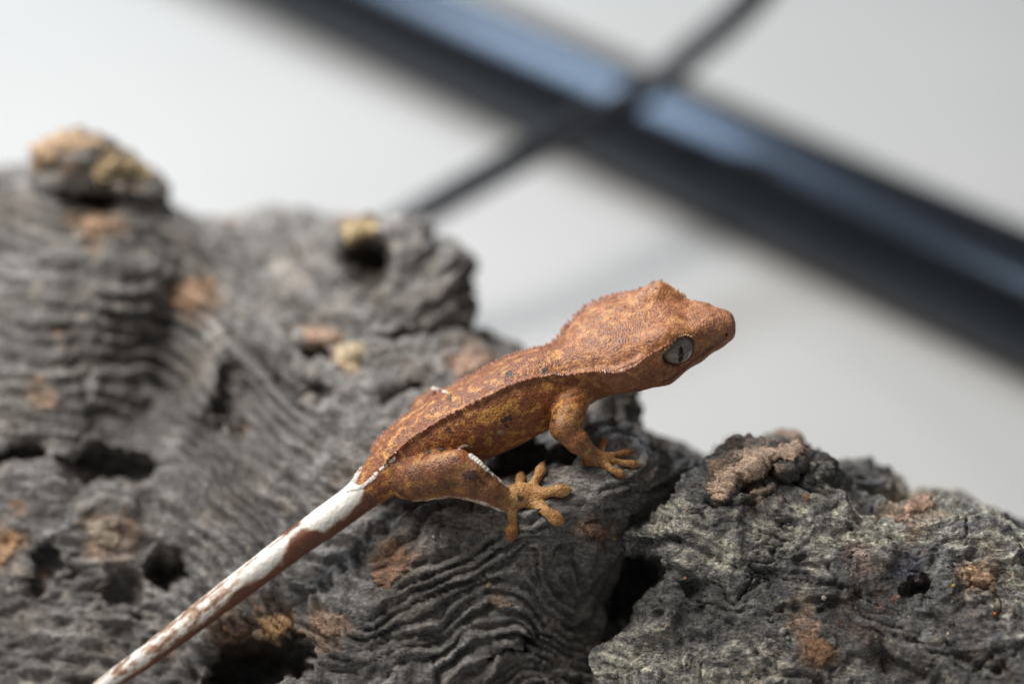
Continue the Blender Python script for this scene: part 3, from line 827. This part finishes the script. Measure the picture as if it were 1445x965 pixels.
# near fore leg
def onw(px, py, r, dflt, lift=0.0):
    sv = surf(px, py)
    return dflt if sv is None else float(np.clip(sv - r * 0.9 - .03 - lift, dflt - .35, dflt + .35))
wf = onw(845, 648, .09, -.12)
chain([(812, 556, .10, .24), (803, 585, -.12, .225), (797, 602, -.20, .215)], .07)
chain([(797, 603, -.20, .205), (815, 623, -.20, .165), (833, 640, wf - .02, .115), (850, 648, wf, .10)], .05)
def toe(base, mid, tip, w0, w1, r=.055, pad=.07, k=.05):
    wm = onw(*mid, r, (w0 + w1) / 2); we = onw(*tip, pad, w1)
    bx, by = base
    tip = (mid[0] * -.08 + tip[0] * 1.08, mid[1] * -.08 + tip[1] * 1.08)
    q1 = (mid[0] * .52 + tip[0] * .48, mid[1] * .52 + tip[1] * .48)
    q2 = (mid[0] * .26 + tip[0] * .74, mid[1] * .26 + tip[1] * .74)
    r *= 1.08; pad *= 1.2
    chain([(bx, by, w0, r * 1.8), (*mid, wm, r), (*q1, (wm + we) / 2, pad), (*q2, we, pad * .78), (*tip, we, .016)], k, 1.5)
    return (*tip, we), (*q2, we)
tips = []
tips.append(toe((848, 646), (849, 634), (855, 618), wf, wf + .1, .042, .05, .03))
tips.append(toe((852, 646), (872, 641), (893, 637), wf, wf, .042, .05, .03))
tips.append(toe((852, 650), (878, 653), (904, 656), wf, wf, .042, .052, .03))
tips.append(toe((850, 652), (864, 663), (882, 672), wf, wf - .05, .042, .052, .03))
tips.append(toe((842, 648), (832, 652), (822, 652), wf, wf - .05, .05, .05))
# near hind leg, broad and flat
wh = onw(740, 700, .1, -.25)
chain([(560, 672, .16, .24), (590, 676, -.02, .285), (622, 668, -.2, .30), (646, 659, -.32, .245)], .09, 1.15)
chain([(646, 659, -.32, .235), (664, 672, -.34, .255), (690, 692, -.32, .20), (713, 704, wh - .02, .15), (735, 700, wh, .15)], .07, 1.25)
chain([(570, 690, .1, .13), (640, 687, -.2, .13), (700, 708, wh, .10)], .08, 1.2)
chain([(728, 699, wh, .17), (754, 699, wh, .15)], .06, 1.5)
tips.append(toe((735, 692), (733, 682), (736, 668), wh, wh, .055, .06))
tips.append(toe((748, 692), (757, 676), (767, 653), wh, wh, .055, .06))
tips.append(toe((756, 698), (776, 693), (804, 691), wh, wh, .062, .075))
tips.append(toe((752, 706), (772, 722), (794, 738), wh, wh, .062, .078))
tips.append(toe((724, 712), (723, 732), (721, 762), wh, wh, .055, .075))
# far hind leg: knee over the back
chain([(585, 612, .62, .20), (600, 575, .88, .17), (612, 557, .95, .10), (622, 560, .98, .09)], .06)
chain([(616, 558, .97, .09), (640, 590, 1.15, .10), (640, 610, 1.25, .09)], .05)
# far fore leg, out of sight behind the neck
chain([(800, 532, .62, .2), (800, 546, 1.0, .15), (806, 562, 1.35, .10), (812, 570, 1.6, .08)], .06)

gv, gq = surface_nets(G, gx, gy, gz)
del G
gv = smooth(gv, gq, 3, .5)
gn = v_normals(gv, gq)
gv, gq = subdiv(gv, gq)
gv = smooth(gv, gq, 1, .5)
gn = v_normals(gv, gq)
# nearest spine sample
near = np.zeros(len(gv), np.int32)
for a0 in range(0, len(gv), 40000):
    a1 = a0 + 40000
    near[a0:a1] = ((gv[a0:a1, None, :] - ctr[None]) ** 2).sum(2).argmin(1)
rel = gv - ctr[near]
lat = (rel * LAT[near]).sum(1) / half[near]; dor = (rel * DOR[near]).sum(1) / hup[near]
al = tf.copy(); fr_ = (rel * tan_[near]).sum(1) / np.maximum(np.linalg.norm(np.gradient(ctr, axis=0), axis=1)[near], 1e-6) * .25
along = tf[near] + np.clip(fr_, -.3, .3)                    # station number, 0 tail end .. 24 snout
x, y, z = gv.T
ND = (gn * DOR[near]).sum(1)
# ---- relief: granular skin, folds
skin = fbm(gv * 7.0, 3, .6, 2.0) * .010 + fbm(gv * 22.0, 2, .6, 4.0) * .004
fold = np.exp(-((x - 8.02) / .16) ** 2 - ((y - 5.60) / .13) ** 2) * np.sin((x * .35 + y) * 55) * .012
gv = gv + gn * (skin + fold)[:, None]

# ---- colour
def C(*a): return np.array(a, float)
tl = sstep(8.6, 7.6, along)                                     # 1 on the tail
hd = sstep(15.5, 17.5, along)                                   # 1 on the head
m1 = fbm(gv * 2.6, 4, .6, 12.0); m2 = fbm(gv * 6.5, 4, .65, 22.0); m3 = fbm(gv * 13.0, 3, .6, 32.0)
base = np.tile(C(.29, .098, .034), (len(gv), 1))
def over(base, k, c): 
    k = np.clip(k, 0, 1)[:, None]; return base * (1 - k) + k * c
base = over(base, sstep(-.2, .4, m1) * .7, C(.15, .046, .018))
base = over(base, sstep(-.06, .30, m2 + .3 * m1) * .88, C(.62, .30, .075))         # golden mottling
back = sstep(.45, .7, dor) * sstep(.98, .85, np.abs(lat)) * sstep(8, 9.5, along) * (1 - hd)
base = over(base, back * .45, C(.28, .105, .048))
base = over(base, back * sstep(.05, .4, m2 + .3 * m1) * .75, C(.70, .34, .11))
base = over(base, sstep(.2, .5, m3) * .45, C(.10, .034, .018))
# head: paler salmon brown
base = over(base, hd * .8, C(.40, .158, .068))
base = over(base, hd * sstep(.0, .4, m2) * .55, C(.68, .36, .15))
base = over(base, hd * sstep(.25, .5, fbm(gv * 4, 3, .6, 42.0)) * .5 * sstep(21.0, 19.0, along), C(.62, .35, .14))
base = over(base, hd * sstep(.05, .35, -m2) * .6, C(.24, .092, .05))
base = over(base, hd * sstep(.12, .4, fbm(gv * 18.0, 2, .5, 52.0)) * .25, C(.68, .40, .22))
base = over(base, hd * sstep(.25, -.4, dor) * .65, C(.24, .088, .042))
base = over(base, sstep(20.5, 23.5, along) * .4, C(.42, .21, .14))
mpp = [(p[0], p[1]) for p in mp]
dm, _ = line_d(x, y, mpp)
base = over(base, sstep(.03, .012, dm) * .6 * (gn[:, 2] < 0), C(.09, .035, .025))
base = over(base, sstep(.10, .04, np.abs(dm - .07)) * .35 * sstep(-.1, .3, m3) * (gn[:, 2] < 0), C(.46, .25, .16))
# throat and belly yellower
base = over(base, sstep(-.2, -.8, dor) * (1 - hd) * (1 - tl) * .35 * sstep(-.3, .3, m1 + .2), C(.38, .17, .055))
# legs and feet
front = gn[:, 2] < .25
dl, _ = line_d(x, y, [(570, 688), (648, 655), (712, 704)])
leg = sstep(.33, .2, dl) * (z < -.02)
base = over(base, leg * .7 * sstep(-.35, .2, m1 + .15) * sstep(6.42, 6.62, y + .1 * m2), C(.125, .056, .032))
df = np.minimum(np.hypot(x - 7.60, (y - 7.02) * .95), 9); foot = sstep(.62, .42, df) * (z < .2)
df2, _ = line_d(x, y, [(835, 643), (900, 656)]); foot2 = sstep(.22, .14, df2) * (z < .3) * (x > 8.25)
ft = np.maximum(foot, foot2)
base = over(base, ft * .85, C(.52, .275, .10))
base = over(base, ft * sstep(.0, .35, m2) * .7, C(.70, .43, .18))
base = over(base, ft * sstep(.1, .45, -m2) * .6, C(.25, .085, .03))
da, _ = line_d(x, y, [(812, 560), (798, 600)]); base = over(base, sstep(.22, .05, da) * .5 * sstep(-.2, .3, m1 + .2) * (z < .1), C(.45, .25, .10))
dfa, _ = line_d(x, y, [(797, 604), (832, 640)]); base = over(base, sstep(.22, .1, dfa) * .4 * (z < .1), C(.27, .125, .065))
# dark specks
rg2 = random.Random(3)
specks = [(709, 592, .05), (719, 589, .045), (714, 599, .035), (633, 605, .06), (623, 636, .04), (770, 522, .05), (668, 672, .09), (640, 647, .05), (636, 563, .045), (782, 594, .035), (925, 408, .03), (718, 526, .05), (735, 704, .05), (605, 637, .03), (800, 512, .03), (678, 680, .06), (655, 668, .05)]
for (px, py, r) in specks:
    dd = np.hypot(x - px / 100, y - py / 100) * (1 + .9 * m3) + .05 * m2 + .02 * m3
    base = over(base, sstep(r, r * .55, dd) * front * .85, C(.035, .024, .018))
base = over(base, sstep(.05, .03, np.hypot((x - 7.06) * .8, y - 6.1)) * .6 * front, C(.5, .38, .24))
# tail: white above in long patches, brown below, speckled toward the tip
ang = np.arctan2(lat, dor)                                      # 0 dorsal, + toward the camera
st = along
brown = over(np.tile(C(.15, .055, .03), (len(gv), 1)), sstep(0, .4, m2) * .5, C(.25, .11, .06))
lim = 1.12 + .22 * gnoise(np.stack([st * 1.6, ang * 2, x * 0], 1)) + np.interp(st, [2, 4, 4.5, 5.0, 5.5, 5.9, 6.2, 6.6, 7.2, 7.8, 8.1, 8.4], [.3, .2, -.2, .25, .15, -1.0, -.95, .05, .15, .05, -.15, -.7])
white = sstep(.22, -.16, np.abs(ang - .12) - lim + .16 * m2 + .1 * m3)
mott = sstep(5.1, 4.0, st)
white = white * (1 - .88 * mott * sstep(-.12, .3, fbm(np.stack([x * 3 - y * 2.4, (x * .62 + y * .78) * 9, z * 9], 1), 3, .6, 7.0)))
streak = sstep(.14, .05, np.abs(ang + .12 + .15 * m1)) * sstep(-.1, .25, fbm(gv * 4.0, 2, .5, 9.0) + .12) * sstep(7.6, 6.0, st)
white = white * (1 - .75 * streak)
tailc = over(brown, white, C(.74, .71, .66))
tailc = over(tailc, white * (1 - white) * 3.0 * .5, C(.5, .26, .10))
tk = sstep(8.35, 8.2, st + .12 * m2 + .10 * np.cos(ang * 2))
base = base * (1 - tk[:, None]) + tailc * tk[:, None]
# white edge scales on the legs and at the tail base
whites = [([(497, 690), (512, 686), (527, 675), (532, 668)], .022, 1.0), ([(537, 663), (547, 655), (556, 647)], .018, .9), ([(491, 692), (500, 678), (509, 661)], .022, 1.0),
          ([(664, 643), (674, 651), (687, 663)], .024, 1.0), ([(687, 663), (702, 675), (716, 688)], .013, .8), ([(612, 549), (622, 551), (631, 554)], .018, .9),
          ([(580, 707), (600, 705), (631, 701), (660, 703), (690, 712), (712, 722)], .014, .75), ([(648, 632), (656, 629), (666, 630)], .018, .7), ([(548, 712), (556, 708)], .03, .8)]
wsum = np.zeros(len(gv))
for (pl, r, k) in whites:
    d_, s_ = line_d(x, y, pl)
    L_ = sum(math.dist(a_, b_) for a_, b_ in zip(pl[:-1], pl[1:])) / 100
    bead = .88 + .12 * np.cos(s_ * L_ / .05 * math.tau + 3 * m2)
    bead = bead * (1 - .8 * sstep(.1, .35, fbm(gv * 7, 2, .5, 77.0) - (.12 if r > .02 else 0)))
    wsum = np.maximum(wsum, sstep(r * 1.5, r * .8, d_ + .02 * m2 + .012 * m3) * k * (gn[:, 2] < .55) * bead)
base = over(base, wsum, C(.78, .74, .67))
gv = gv + gn * (wsum * .02)[:, None]
# lips slightly darker, ear and nostril dark inside skin
gw = P(*gv.T)

m, nt, b = mat('gecko_skin')
vec = coords(nt)
vo = N(nt, 'ShaderNodeTexVoronoi'); vo.inputs['Scale'].default_value = 34.0
nt.links.new(vec, vo.inputs['Vector'])
vo2 = N(nt, 'ShaderNodeTexVoronoi'); vo2.inputs['Scale'].default_value = 15.0
nt.links.new(vec, vo2.inputs['Vector'])
nz = noise_n(nt, vec, 9.0, 5, .65)
c = vcol(nt)
ga = N(nt, 'ShaderNodeAttribute', attribute_name='grain')
def mulg(a, b_):
    m_ = N(nt, 'ShaderNodeMix', data_type='RGBA', blend_type='MULTIPLY')
    nt.links.new(ga.outputs['Fac'], m_.inputs[0]); nt.links.new(a, m_.inputs[6]); nt.links.new(b_, m_.inputs[7])
    return m_.outputs[2]
c = mulg(c, ramp(nt, nz, [(.3, (.72, .70, .68)), (.5, (1, 1, 1)), (.7, (1.25, 1.28, 1.3))]))
c = mulg(c, ramp(nt, vo.outputs['Distance'], [(0.0, (1.22, 1.2, 1.16)), (.45, (1, 1, 1)), (.8, (.68, .66, .64))]))
nt.links.new(c, b.inputs['Base Color'])
rgh = ramp(nt, nz, [(.35, (.36, .36, .36)), (.65, (.62, .62, .62))]); nt.links.new(rgh, b.inputs['Roughness'])
b.inputs['Specular IOR Level'].default_value = .42
b.inputs['Subsurface Weight'].default_value = .12
b.inputs['Subsurface Radius'].default_value = (.0012, .0005, .0003)
b.inputs['Subsurface Scale'].default_value = .6
inv = N(nt, 'ShaderNodeMath', operation='SUBTRACT'); inv.inputs[0].default_value = 1.0
nt.links.new(vo.outputs['Distance'], inv.inputs[1])
nn = bump(nt, inv.outputs[0], .55, .009)
nt.links.new(ga.outputs['Fac'], nt.nodes[-1].inputs['Strength'])
nn = bump(nt, nz, .3, .012, nn)
nt.links.new(nn, b.inputs['Normal'])
M_skin = m
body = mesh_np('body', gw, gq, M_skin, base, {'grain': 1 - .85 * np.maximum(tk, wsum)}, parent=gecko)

# ---- spines of the crests, lashes over the eyes, claws
bvh_g = BVHTree.FromPolygons([Vector(a) for a in gv], gq.tolist())
def spine_set(name, items, colr, material, stuff=True):
    V, Fq, Cc = [], [], []
    for (p, d, ln_, r, cc) in items:
        d = d / np.linalg.norm(d); a = np.cross(d, [.3, .5, .81]); a /= np.linalg.norm(a); b_ = np.cross(d, a)
        n0 = len(V) * 11
        ring = [p - d * r * .6 + r * (math.cos(k * math.tau / 5) * a + math.sin(k * math.tau / 5) * b_) for k in range(5)]
        ring2 = [p + d * ln_ * .55 + r * .62 * (math.cos(k * math.tau / 5) * a + math.sin(k * math.tau / 5) * b_) for k in range(5)]
        V.append(np.array(ring + ring2 + [p + d * ln_]))
        for k in range(5):
            k2 = (k + 1) % 5
            Fq.append((n0 + k, n0 + k2, n0 + 5 + k2)); Fq.append((n0 + k, n0 + 5 + k2, n0 + 5 + k)); Fq.append((n0 + 5 + k, n0 + 5 + k2, n0 + 10))
        Cc.append(np.tile(cc, (11, 1)))
    vv = np.concatenate(V)
    o = mesh_np(name, P(*vv.T), np.array(Fq), material, np.concatenate(Cc), parent=gecko)
    if stuff: o['kind'] = 'stuff'
    ga_ = o.data.attributes.new('grain', 'FLOAT', 'POINT'); ga_.data.foreach_set('value', np.full(len(o.data.vertices), .3, np.float32))
    return o
def on_skin(p, d):
    h = bvh_g.ray_cast(Vector(p + d * 1.5), Vector(-d))
    return None if h[0] is None else np.array(h[0])
items_n, items_f = [], []
rr = random.Random(11)
for sgn, items in ((1, items_n), (-1, items_f)):
    s0, s1 = 9.4, 20.2
    t = s0
    while t < s1:
        i = int(round(t * 4)); i = min(i, len(ctr) - 1)
        fr = t * 4 - math.floor(t * 4); j = min(int(math.floor(t * 4)), len(ctr) - 2)
        cc = ctr[j] * (1 - fr) + ctr[j + 1] * fr; Dv = DOR[j] * (1 - fr) + DOR[j + 1] * fr; Lv = LAT[j] * (1 - fr) + LAT[j + 1] * fr
        hA = half[j]; hH = hup[j]
        headk = min(1, max(0, (t - 15.5) / 2.0))
        th = math.radians(42 + 30 * headk - 12 * max(0, min(1, (t - 18.8) / 1.4)))
        d = sgn * math.sin(th) * Lv + math.cos(th) * Dv; d = d / np.linalg.norm(d)
        p = on_skin(cc, d)
        step = .14
        if p is not None:
            big = math.exp(-((t - 16.6) / 1.0) ** 2)
            ln_ = 1.3 * (.035 + .025 * rr.random()) + (.06 * big * rr.random() if sgn < 0 else .02 * big)
            tone = rr.uniform(.8, 1.2)
            cc_ = np.array([.36, .15, .085]) * tone
            if sgn > 0 and rr.random() < .25 and 12 < t < 19: cc_ = np.array([.55, .36, .27]) * tone
            if t < 11 and sgn > 0 and rr.random() < .6: cc_ = np.array([.6, .42, .28])
            items.append((p + np.array([rr.uniform(-.008, .008) for _ in range(3)]), d + .25 * np.array([rr.uniform(-1, 1) for _ in range(3)]) + .15 * sgn * Lv, ln_, .018 + .007 * rr.random(), cc_))
        t += step * rr.uniform(.38, .62)
spine_set('crest', items_n, None, M_skin); spine_set('crest', items_f, None, M_skin)
la = []
for s_ in (1, -1):
    ec = eye_c[s_] / np.array([100, 100, 1])
    A_ = LAT[ie] * s_; Dd = DOR[ie]; Tn = tan_[ie]
    for k in range(22):
        th = math.radians(35 + k * 6.6 + rr.uniform(-3, 3))
        rim = math.cos(th) * Tn + math.sin(th) * Dd
        p = on_skin(ec + rim * EYE_R * 1.10 - A_ * .9, A_)
        if p is None: continue
        la.append((p, rim * .8 + A_ * .8 + .2 * np.array([rr.uniform(-1, 1) for _ in range(3)]), .05 + .03 * rr.random(), .02 + .006 * rr.random(), np.array([.50, .27, .15]) * rr.uniform(.85, 1.25)))
spine_set('eyelashes', la, None, M_skin)
for tip, prev in tips:
    p = np.array([tip[0] / 100, tip[1] / 100, tip[2]]); q0 = np.array([prev[0] / 100, prev[1] / 100, prev[2]])
    d = p - q0 + np.array([0, .02, .0])
    spine_set('claw', [(p - .02 * d / np.linalg.norm(d), d, .05, .016, np.array([.22, .12, .07]))], None, M_skin, False)

# ---- eyes
m, nt, b = mat('eye_iris')
vec = coords(nt)
c = ramp(nt, noise_n(nt, vec, 13, 6, .75, 1.8), [(.34, (.11, .090, .078)), (.5, (.22, .187, .165)), (.66, (.35, .31, .28))])
nt.links.new(c, b.inputs['Base Color']); b.inputs['Roughness'].default_value = .25; b.inputs['Coat Weight'].default_value = .4; b.inputs['Coat Roughness'].default_value = .08
M_iris = m
m, nt, b = mat('eye_pupil')
c = ramp(nt, noise_n(nt, coords(nt), 10), [(0, (.006, .005, .005)), (1, (.012, .010, .010))])
nt.links.new(c, b.inputs['Base Color']); b.inputs['Roughness'].default_value = .1
M_pupil = m
m, nt, b = mat('eye_rim')
c = ramp(nt, noise_n(nt, coords(nt), 12), [(0, (.05, .025, .016)), (1, (.11, .055, .035))])
nt.links.new(c, b.inputs['Base Color']); b.inputs['Roughness'].default_value = .5
M_rim = m
for s_ in (1, -1):
    ec = eye_c[s_] / np.array([100, 100, 1])
    A_ = LAT[ie] * s_; Dd = DOR[ie]; Tn = tan_[ie]
    ax = A_ * .93 + Tn * .20 + Dd * .10; ax /= np.linalg.norm(ax)
    up = Dd - (Dd @ ax) * ax; up /= np.linalg.norm(up); sd = np.cross(ax, up)
    V, Q = [], []
    nu, nv = 32, 20
    for i in range(nv + 1):
        a = math.pi * i / nv
        for k in range(nu):
            u = math.tau * k / nu
            V.append(ec + EYE_R * (math.cos(a) * ax + math.sin(a) * (math.cos(u) * sd + math.sin(u) * up)))
    for i in range(nv):
        for k in range(nu):
            Q.append((i * nu + k, (i + 1) * nu + k, (i + 1) * nu + (k + 1) % nu, i * nu + (k + 1) % nu))
    V = np.array(V); Q = np.array(Q)
    if np.dot(np.cross(V[Q[nu * 8][2]] - V[Q[nu * 8][0]], V[Q[nu * 8][3]] - V[Q[nu * 8][1]]), V[Q[nu * 8][0]] - ec) < 0: Q = Q[:, ::-1]
    eye = mesh_np('eye', P(*V.T), Q, M_iris, parent=gecko)
    # slit pupil with crinkled edges, lying on the ball
    V, Q = [], []
    n_ = 25
    tilt = math.radians(-14 * s_)
    for i in range(n_):
        t = -1 + 2 * i / (n_ - 1)
        wd_ = .033 * (1 - t * t) ** .7 * (1 + .22 * math.sin(t * 13)) + .004
        for sgn in (-1, 0, 1):
            uu = t * .165 * math.cos(tilt) - sgn * wd_ * math.sin(tilt); ss = t * .165 * math.sin(tilt) + sgn * wd_ * math.cos(tilt)
            p = ax + up * uu / EYE_R + sd * ss / EYE_R
            V.append(ec + p / np.linalg.norm(p) * (EYE_R + .003 + (.004 if sgn == 0 else 0)))
    for i in range(n_ - 1):
        for k in range(2):
            Q.append((i * 3 + k, i * 3 + k + 1, (i + 1) * 3 + k + 1, (i + 1) * 3 + k))
    V = np.array(V); Q = np.array(Q)
    if np.dot(np.cross(V[Q[20][2]] - V[Q[20][0]], V[Q[20][3]] - V[Q[20][1]]), ax) < 0: Q = Q[:, ::-1]
    mesh_np('pupil', P(*V.T), Q, M_pupil, parent=eye)
    # dark lid margin round the ball
    th = np.linspace(0, math.tau, 49)
    rimp = np.array([ec + (math.cos(t) * sd + math.sin(t) * up) * EYE_R * .965 + ax * EYE_R * .30 for t in th])
    tv_, tq_ = tube_mesh(P(*rimp.T), .014, 8)
    mesh_np('eyelid', tv_, tq_, M_rim, parent=eye)

# ------------------------------------------------------------------ black tube and cable on the table behind
m, nt, b = mat('black_gloss')
c = ramp(nt, noise_n(nt, coords(nt), .8, 3), [(.2, (.006, .006, .0065)), (.8, (.009, .009, .0095))])
nt.links.new(c, b.inputs['Base Color']); b.inputs['Roughness'].default_value = .2
b.inputs['Specular IOR Level'].default_value = .42; b.inputs['Specular Tint'].default_value = (.50, .70, 1.0, 1)  # blue of the window's reflection put into the tint
M_tube = m
def on_plane(px, py, h):
    a = P(px / 100, py / 100, 0.0) - CAM
    t = (h - CAM_H) / a[2]
    return CAM + t * a
TR = 1.27
p0 = on_plane(600, 42, TR); p1 = on_plane(1445, 420, TR)
dv = (p1 - p0) / np.linalg.norm(p1 - p0)
tv_, tq_ = tube_mesh([p0 - dv * 40 + dv * k * 5 for k in range(int((np.linalg.norm(p1 - p0) + 75) / 5))], TR, 64)
tube = mesh_np('round_tube', tv_, tq_, M_tube)
tube['label'] = 'thick glossy black tube lying on the pale table behind the driftwood'; tube['category'] = 'tube'
m, nt, b = mat('cable_rubber')
c = ramp(nt, noise_n(nt, coords(nt), 2.0, 3), [(.2, (.012, .013, .017)), (.8, (.022, .024, .030))])
nt.links.new(c, b.inputs['Base Color']); b.inputs['Roughness'].default_value = .45
# the cable lies on the table, climbs over the tube and drops behind it
CR = 0.30
cp = [(300, 500, CR), (440, 398, 1.4), (520, 346, 2.2), (600, 297, 2.8), (700, 241, 3.2), (800, 188, 3.35), (870, 150, 3.4), (930, 112, 3.7), (985, 69, 4.4), (1040, 22, 5.5), (1095, -38, 7.0), (1150, -110, 9.0), (1230, -240, 12.5)]
cpts = np.array([on_plane(a, b_, h) for a, b_, h in cp])
cs = catmull(np.linspace(0, len(cpts) - 1, 80), cpts); cs[:, 2] = np.maximum(cs[:, 2], CR)
tv_, tq_ = tube_mesh(cs, CR, 20)
cable = mesh_np('cable', tv_, tq_, m)
cable['label'] = 'thin black cable crossing over the glossy tube'; cable['category'] = 'cable'
